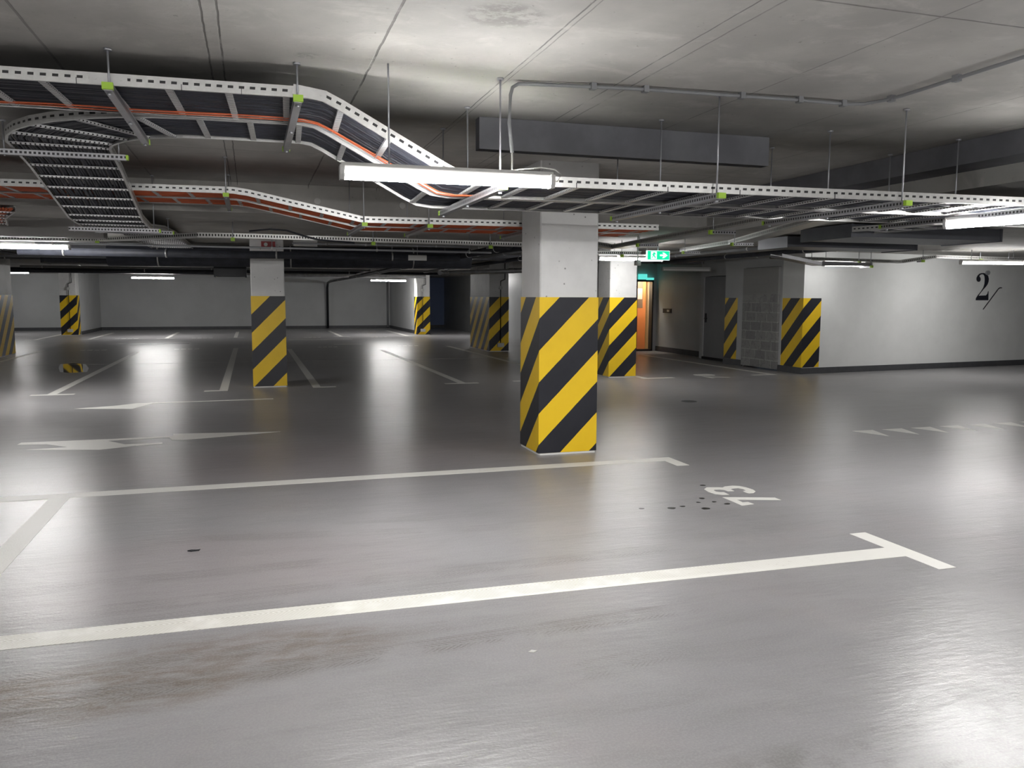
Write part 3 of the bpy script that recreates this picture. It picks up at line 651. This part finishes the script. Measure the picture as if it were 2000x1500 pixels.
# orange cables tucked along the middle rail
for k, (dy, la) in enumerate(((.575, 'thin orange cable on the main ladder, outer one of two'), (.63, 'thin orange cable against the inner rail of the main ladder'))):
    pts = resample(run(dy, prof), .2); pts = [p+V(0, .01*math.sin(i*.7+k*2), .004+.004*math.sin(i*1.1+k) if p.x < 1.5 else .055) for i, p in enumerate(pts)]
    tag(MB().tube(pts, .0045, 6).build('orange_cable', 'orange'), la, 'cable', 'loose orange cables')
def hanger(x, ys, zb, top, label, y0=None, y1=None, cap=True, group='trapeze hangers', name='trapeze_hanger', w=.041):
    """strut channel under a tray, hung on threaded rods, runs along y"""
    y0 = ys[0]-.05 if y0 is None else y0; y1 = ys[-1]+.05 if y1 is None else y1
    t = thing(name, label, 'hanger', (x, (y0+y1)/2, zb-.042), group)
    MB().sweep([V(x, y0, zb-.021), V(x, y1, zb-.021)], [(-w/2, .02), (-w/2, -.02), (w/2, -.02), (w/2, .02), (w/2-.008, .02), (w/2-.008, .016), (w/2-.003, .016), (w/2-.003, -.016), (-w/2+.003, -.016), (-w/2+.003, .016), (-w/2+.008, .016), (-w/2+.008, .02)]).build('strut_channel', 'strut', t)
    for y in ys:
        r = MB().tube([V(x, y, zb-.05), V(x, y, top)], .0055, 8).build('threaded_rod', 'rod', t)
        MB().tube([V(x, y, top-.012), V(x, y, top)], .02, 10).build('anchor', 'rod', r)
        MB().tube([V(x, y, zb-.056), V(x, y, zb-.044)], .011, 6).build('nut', 'rod', r)
    if cap:
        for y in (y0-.012, y1+.002): MB().box(x-.026, x+.026, y-.006, y+.02, zb-.038, zb-.004).build('end_cap', 'green', t)
    return t
def mh(x, zb, la):
    f = fy(x); hanger(x, [f-.03, f+W1+.025, f+W1+W2+.09], zb, HC, la)
mh(-.66, HZ-.003, 'green capped hanger under the high ladder, left of the other one')
mh(.27, HZ-.003, 'green capped hanger under the high ladder just before it slopes down')
mh(1.40, LZ-.003, 'hanger right behind the largest light, its channel lit brightly')
mh(2.80, LZ-.003, 'green capped hanger above the nearest striped column')
mh(4.18, LZ-.003, 'green capped hanger at right before the trays cross')
mh(5.35, LZ-.003, 'hanger near the right edge of the photo')
# curving ladder hangers (run along x)
def xhanger(y, xs, zb, top, label, cap=True, w=.041):
    t = thing('trapeze_hanger', label, 'hanger', ((xs[0]+xs[1])/2, y, zb-.042), 'trapeze hangers')
    MB().sweep([V(xs[0]-.05, y, zb-.021), V(xs[1]+.05, y, zb-.021)], [(-w/2, .02), (-w/2, -.02), (w/2, -.02), (w/2, .02), (w/2-.008, .02), (w/2-.008, .016), (w/2-.003, .016), (w/2-.003, -.016), (-w/2+.003, -.016), (-w/2+.003, .016), (-w/2+.008, .016), (-w/2+.008, .02)]).build('strut_channel', 'strut', t)
    for x in xs:
        r = MB().tube([V(x, y, zb-.05), V(x, y, top)], .0055, 8).build('threaded_rod', 'rod', t)
        MB().tube([V(x, y, top-.012), V(x, y, top)], .02, 10).build('anchor', 'rod', r)
    if cap: MB().box(xs[1]+.05, xs[1]+.065, y-.026, y+.026, zb-.038, zb-.004).build('end_cap', 'green', t)
xhanger(6.85, (-1.66, -.91), 2.545, HC, 'green capped crossbar under the start of the curving ladder')
xhanger(9.45, (-1.70, -.95), 2.197, HC, 'crossbar under the curving ladder where it levels out')
xhanger(10.7, (-1.66, -.92), 2.268, HL, 'crossbar under the far part of the curving ladder')

# orange cable ladders, second run
oprof = [(-5.5, 2.43), (-.12, 2.43), (0.0, 2.415), (.92, 2.225), (1.04, 2.20), (4.1, 2.20)]
def oy(x): return 8.02-.05*x
for k, la in ((0, 'front orange-cable ladder stepping down behind the largest light'), (1, 'rear orange-cable ladder just behind the front one')):
    pth = [V(x, oy(x)+.27+k*.54, z) for x, z in oprof]
    ladder(la, pth, .52, 22, cmat='orange', cz=.016, s_off=.05+.13*k, cr=.0135, clabel=['bright orange cables filling the front orange ladder', 'bright orange cables filling the rear orange ladder'][k])
for x, zb, la in ((-2.55, 2.427, 'green capped hanger of the orange ladders at far left'), (-.19, 2.427, 'green capped hanger of the orange ladders before the step down'), (1.04, 2.197, 'green capped hanger of the orange ladders after the step down'), (1.66, 2.197, 'green capped hanger of the orange ladders under the largest light'), (2.75, 2.197, 'last hanger of the orange ladders, touching the nearest column in view')):
    hanger(x, [oy(x)-.03, oy(x)+1.12], zb, HC, la)
# orange branch heading away at far left
ladder('short orange-cable ladder running away at the far left', [V(-2.5, 9.55, 2.34), V(-2.75, 10.2, 2.32), V(-2.9, 10.9, 2.3)], .5, 18, cmat='orange', clabel='orange cables in the short ladder at far left')

# small perforated trays
def perftray(label, path, w=.1, rods=(), mat='perf', h=.06, top=HL):
    path = [Vector(p) for p in path]; t = thing('perforated_tray', label, 'cable tray', tuple(path[0]), 'perforated trays')
    a = w/2
    MB().sweep(path, [(a, 0), (a, h), (a-.003, h), (a-.003, .003), (-a+.003, .003), (-a+.003, h), (-a, h), (-a, 0)]).build('tray', mat, t)
    for s in rods:
        p, tt = sample(path, s); sd = tt.cross(V(0, 0, 1)).normalized()
        r = MB().tube([p+V(0, 0, -.03)+sd*(a+.015), V((p+sd*(a+.015)).x, (p+sd*(a+.015)).y, top)], .006, 6).build('threaded_rod', 'rod', t)
        MB().bar(p-sd*(a+.03)+V(0, 0, -.02), p+sd*(a+.03)+V(0, 0, -.02), .04, .035).build('support', 'strut', t)
        q = p+sd*(a+.035)+V(0, 0, -.02); MB().box(q.x-.024, q.x+.024, q.y-.02, q.y+.02, q.z-.022, q.z+.022).build('end_cap', 'green', t)
    return t
perftray('long perforated tray crossing behind the left column top', [(-8, 12.5, 2.2), (-1.95, 12.1, 2.2), (-.6, 11.1, 2.225), (-.2, 11.05, 2.225), (4.6, 11.0, 2.19)], rods=(4.2, 6.2, 8.15, 9.9, 11.5))
perftray('perforated tray coming from the crossing above the exit sign towards the main ladder', [(4.05, 9.3, 2.26), (5.1, 11.0, 2.2), (4.62, 6.6, 2.2), (4.7, 6.2, 2.2)][1:], w=.2, rods=(1.2, 3.4))
perftray('short perforated tray descending to the crossing above the exit sign', [(3.9, 10.6, 2.3), (5.05, 11.1, 2.2)], w=.12)
perftray('bright perforated tray bending behind the exit sign', [(4.8, 12.6, 2.19), (6.15, 12.3, 2.19), (6.42, 11.4, 2.2), (6.15, 9.6, 2.2), (5.6, 7.8, 2.22), (5.3, 6.5, 2.26)], w=.2, rods=(1.0, 2.6, 4.5))
perftray('perforated tray in front of the white wall', [(8.9, 12.7, 2.19), (11.9, 12.9, 2.17), (12.5, 12.7, 2.27), (16, 13.0, 2.27)], w=.15, rods=(.8, 1.9, 3.4, 4.8, 5.6))
perftray('short dark bent tray above the unlit batten', [(8.2, 11.6, 2.16), (9.7, 12.5, 2.08), (10.9, 12.6, 2.1)], w=.2, mat='strut', rods=(2.9,))
ladder('dark cable ladder crossing at upper right under the slab', [V(5.2, 6.3, 2.23), V(6.6, 6.35, 2.24), V(12, 6.5, 2.26)], .5, 14, clabel='black cables in the upper right ladder')
ladder('cable ladder leading away beneath the slab at right', [V(8.4, 3.6, 2.28), V(7.6, 6.1, 2.28), V(7.0, 8.2, 2.28)], .45, 8, clabel='black cables in the ladder leading away at right')

# ------------------------------------------------------------------ ducts and pipes
def duct(x0, x1, y0, y1, z0, z1, label, mat='duct', fl=(0, 1)):
    t = thing('air_duct', label, 'duct', ((x0+x1)/2, (y0+y1)/2, z0), 'air ducts')
    MB().box(x0, x1, y0, y1, z0, z1).build('duct_body', mat, t)
    for k in (.2, .8):
        MB().tube([V(x0+(x1-x0)*k, (y0+y1)/2, z1-.01), V(x0+(x1-x0)*k, (y0+y1)/2, HL)], .006, 6).build('hanger_rod', 'rod', t)
    for k in fl:
        x = x0+(x1-x0)*k
        MB().box(x-.015, x+.015, y0-.012, y1+.012, z0-.012, z1+.006).build('flange', mat, t)
    return t
duct(7.0, 9.35, 8.4, 9.35, 2.25, 2.40, 'wide flat grey duct at right below the slab')
duct(7.4, 9.7, 10.2, 10.9, 2.24, 2.38, 'second flat duct behind the wide one at right')
duct(-8.3, 1.0, 31.4, 32.0, 2.27, HL-.005, 'long dark duct far back along the left wall', 'ddark', (0, .3, .6))
duct(-.62, -.08, 16.0, 16.6, 1.86, 2.14, 'black hanging fan box just left of the left column', 'black', (0, 1))
duct(-4.1, -2.2, 19.2, 20.0, 2.18, 2.34, 'flat dark duct far back at left', 'ddark')
duct(.75, 2.6, 18.4, 19.1, 2.14, 2.34, 'flat grey duct behind the left column', 'duct', (0, .5, 1))
def pipe(label, path, r, mat, clamps=(), top=HL, cat='pipe', name='pipe', group='ceiling pipes'):
    path = [Vector(p) for p in path]; t = thing(name, label, cat, tuple(path[0]), group)
    MB().tube(path, r, 12).build('tube', mat, t)
    for s in clamps:
        p, tt = sample(path, s)
        MB().tube([p-tt*.012, p+tt*.012], r+.006, 12).build('clamp', 'zinc', t)
        MB().tube([p+V(0, 0, r), V(p.x, p.y, top)], .005, 6).build('hanger_rod', 'rod', t)
    return t
pipe('dark insulated pipe crossing in front of the left column top', [(-3.2, 13.6, 2.135), (3.3, 13.3, 2.14)], .058, 'ddark', (.6, 2.0, 3.6, 5.4))
pipe('thick black duct pipe behind the left column', [(-2.3, 15.5, 2.19), (4.0, 15.3, 2.22)], .19, 'ddark', (.8, 3.0, 5.2))
pipe('thin light conduit below the perforated tray', [(-2.6, 11.9, 2.165), (3.3, 11.4, 2.13)], .014, 'pipe', (.2, 1.4, 2.9, 4.3, 5.6))
pipe('long black drain pipe running away to the back wall and down it', [(3.50, 11.2, 2.215), (3.48, 20, 2.2), (3.42, 37.9, 2.17), (3.40, 38.9, 2.12), (3.39, 39.15, 1.9), (3.39, 39.2, .02)], .055, 'black', (.6, 2.2, 4, 6, 8.5, 12, 17, 23))
pipe('second black drain pipe beside the long one', [(4.1, 11.2, 2.25), (3.72, 14, 2.24), (3.66, 30, 2.2)], .04, 'black', (.8, 2.6, 5, 9))
pipe('silver conduit following the black drain pipe', [(3.2, 14.5, 2.23), (3.25, 36, 2.2)], .02, 'foil', (1, 4, 8))
pipe('grey downpipe in the corner of the fin wall', [(6.2, 39.2, 2.2), (6.2, 39.2, .05)], .05, 'cond')
pipe('bright foil-lagged pipe left of the deep column', [(4.55, 20.4, 2.1), (4.9, 20.9, 2.12), (6.9, 21.0, 2.2), (9, 20.6, 2.22)], .06, 'foil', (.5, 1.4, 2.4))
for i, (y, z_, xa, xb, r, mt, la) in enumerate(((14.9, 2.33, -8, -1, .02, 'pipe', 'thin pipe at left, first behind the perforated tray'), (16.4, 2.3, -8, -.2, .03, 'cond', 'grey pipe at left, second row back'), (18.2, 2.25, -5.5, 2.9, .02, 'pipe', 'thin pipe crossing behind the left column, third row'),
        (20.2, 2.3, -5.5, 4.4, .03, 'cond', 'grey pipe crossing far behind the left column'), (23.5, 2.22, -5.5, 5.8, .03, 'pipe', 'light pipe far back across the middle bays'), (27.0, 2.25, -9, 6, .05, 'ddark', 'dark far pipe across the whole width'),
        (30.4, 2.24, -1, 6.2, .06, 'foil', 'foil pipe above the far batten light'), (12.7, 2.28, .6, 3.3, .016, 'pipe', 'thin pipe right of the left column top'), (16.9, 2.26, .6, 3.4, .016, 'pipe', 'thin pipe behind the hanging plate'), (22.6, 2.3, 7, 9, .03, 'cond', 'pipe behind the deep striped column'))):
    pipe(la, [(xa, y, z_), (xb, y-.03*(xb-xa), z_)], r, mt, (.5, (xb-xa)*.4, (xb-xa)*.8))
for i, (x, ya, yb_, z_, r, mt, la) in enumerate(((7.8, 11.2, 17.3, 2.3, .03, 'cond', 'grey pipe running away under the right slab, left of the other'), (8.9, 11.2, 17.2, 2.3, .04, 'ddark', 'dark pipe running away under the right slab'), (9.8, 11.5, 17.2, 2.34, .02, 'pipe', 'thin pipe running away beside the core wall'), (4.6, 12, 21, 2.32, .03, 'cond', 'grey pipe running away behind the nearest column'), (5.4, 13.5, 27, 2.3, .04, 'ddark', 'dark pipe running away left of the deep column'), (-4.6, 13, 26, 2.34, .03, 'cond', 'grey pipe running away at far left'))):
    pipe(la, [(x, ya, z_), (x, yb_, z_)], r, mt, (.6, 3))
# loose black cable arching over the perforated tray
tag(MB().tube([V(.0, 10.93, 2.31), V(.25, 10.93, 2.34), V(.45, 10.92, 2.33), V(.65, 10.9, 2.27), V(.85, 10.89, 2.22), V(1.3, 10.88, 2.19)], .012, 6).build('loose_cable', 'cable'), 'loose black cable arching over the perforated tray', 'cable')

# ------------------------------------------------------------------ signs and small devices
t = thing('exit_sign', 'green lit emergency exit sign with running man and right arrow', 'sign', (5.74, 11.0, 2.05))
ey = 11.0; ex0, ex1, ez0, ez1 = 5.565, 5.935, 2.05, 2.19
MB().box(ex0, ex1, ey, ey+.04, ez0, ez1).build('case', 'swhite', t)
f = .007
g_ = MB().box(ex0+f, ex1-f, ey-.003, ey+.001, ez0+f, ez1-f).build('face', 'sgreen', t)
def flat(poly, name, par, y=ey-.005):
    mb = MB(); pts = [V(ex0+(ex1-ex0)*x, y, ez0+(ez1-ez0)*z) for x, z in poly]; pb = [p+V(0, .0015, 0) for p in pts]
    mb.quad(pts); mb.quad(pb[::-1]); n = len(pts)
    for i in range(n): mb.quad([pts[i], pb[i], pb[(i+1) % n], pts[(i+1) % n]])
    return mb.build(name, 'swhite' if name != 'figure' else 'sgreen', par)
flat([(.16, .1), (.42, .1), (.42, .9), (.16, .9)], 'door_symbol', t)
flat([(.56, .42), (.72, .42), (.66, .22), (.74, .22), (.90, .5), (.74, .8), (.66, .8), (.72, .6), (.56, .6)], 'arrow_symbol', t)
flat([(.25, .78), (.31, .82), (.34, .74), (.38, .6), (.36, .56), (.33, .64), (.31, .5), (.37, .3), (.35, .14), (.32, .3), (.27, .42), (.22, .22), (.17, .24), (.22, .32), (.26, .56), (.21, .5), (.20, .56), (.26, .7)], 'figure', t, ey-.008)
MB().tube([V(5.75, 11.02, 2.19), V(5.75, 11.02, HL)], .008, 6).build('hanger_rod', 'rod', t)
tag(MB().tube([V(5.56, 11.3, 1.98), V(5.56, 11.3, 2.06)], .05, 12).tube([V(5.56, 11.3, 2.06), V(5.56, 11.3, HL)], .012, 8).build('smoke_detector', 'plate'), 'white round detector just left of the exit sign', 'detector')
t = thing('notice_plate', 'blank white notice plate hanging in front of the dark pipes', 'sign', (2.3, 12.4, 2.08))
MB().box(2.28, 2.56, 12.38, 12.4, 2.045, 2.125).build('plate', 'plate', t); MB().tube([V(2.42, 12.39, 2.125), V(2.42, 12.39, HL)], .004, 6).build('wire', 'rod', t)
tag(MB().box(.68, 1.06, 13.9, 14.0, 2.31, 2.40).build('emergency_batten', 'plate'), 'small white emergency batten right of the left column top', 'light')
t = thing('alarm_sounder', 'red alarm sounder on the white top of the left column', 'alarm', (.27, 14.0, 2.28))
MB().box(.18, .40, 13.98, 14.05, 2.27, 2.38).build('case', 'red', t); MB().tube([V(.25, 13.985, 2.33), V(.25, 13.955, 2.33)], .03, 12).build('lens', 'plate', t)
for x, z_, la in ((.275, 2.58, 'left round white plug in the concrete step'), (.75, 2.575, 'middle round white plug in the concrete step'), (1.72, 2.56, 'right round white plug in the concrete step')):
    tag(MB().tube([V(x, 9.72, z_), V(x, 9.70, z_)], .036, 16).build('cone_plug', 'plate'), la, 'plug', 'round plugs in the concrete step')
def colwire(x, y, label, tx=.0):
    t = thing('column_conduit', label, 'conduit', (x, y, .1), 'cables on far columns')
    MB().tube([V(x+.12, y-.02, HL), V(x+.12, y-.02, 1.98), V(x, y-.02, 1.93), V(x, y-.02, .25)], .014, 6).build('cable_run', 'black', t)
    MB().tube([V(x, y, 1.75), V(x, y-.05, 1.75)], .05, 12).build('junction_box', 'plate', t)
    MB().box(x-.09, x+.09, y-.07, y, .13, .24).build('socket', 'plate', t)
colwire(-6.5, 34.38, 'thin cable and round box on the small far left column')
colwire(6.42, 31.88, 'thin cable and round box on the small far right column')
colwire(6.52, 21.63, 'thin cable and round box on the deep striped column')
tag(MB().box(7.35, 7.75, 21.9, 22.0, 2.02, 2.14).build('wall_light', 'plate'), 'pale box light between the deep column and the nearest one', 'light')
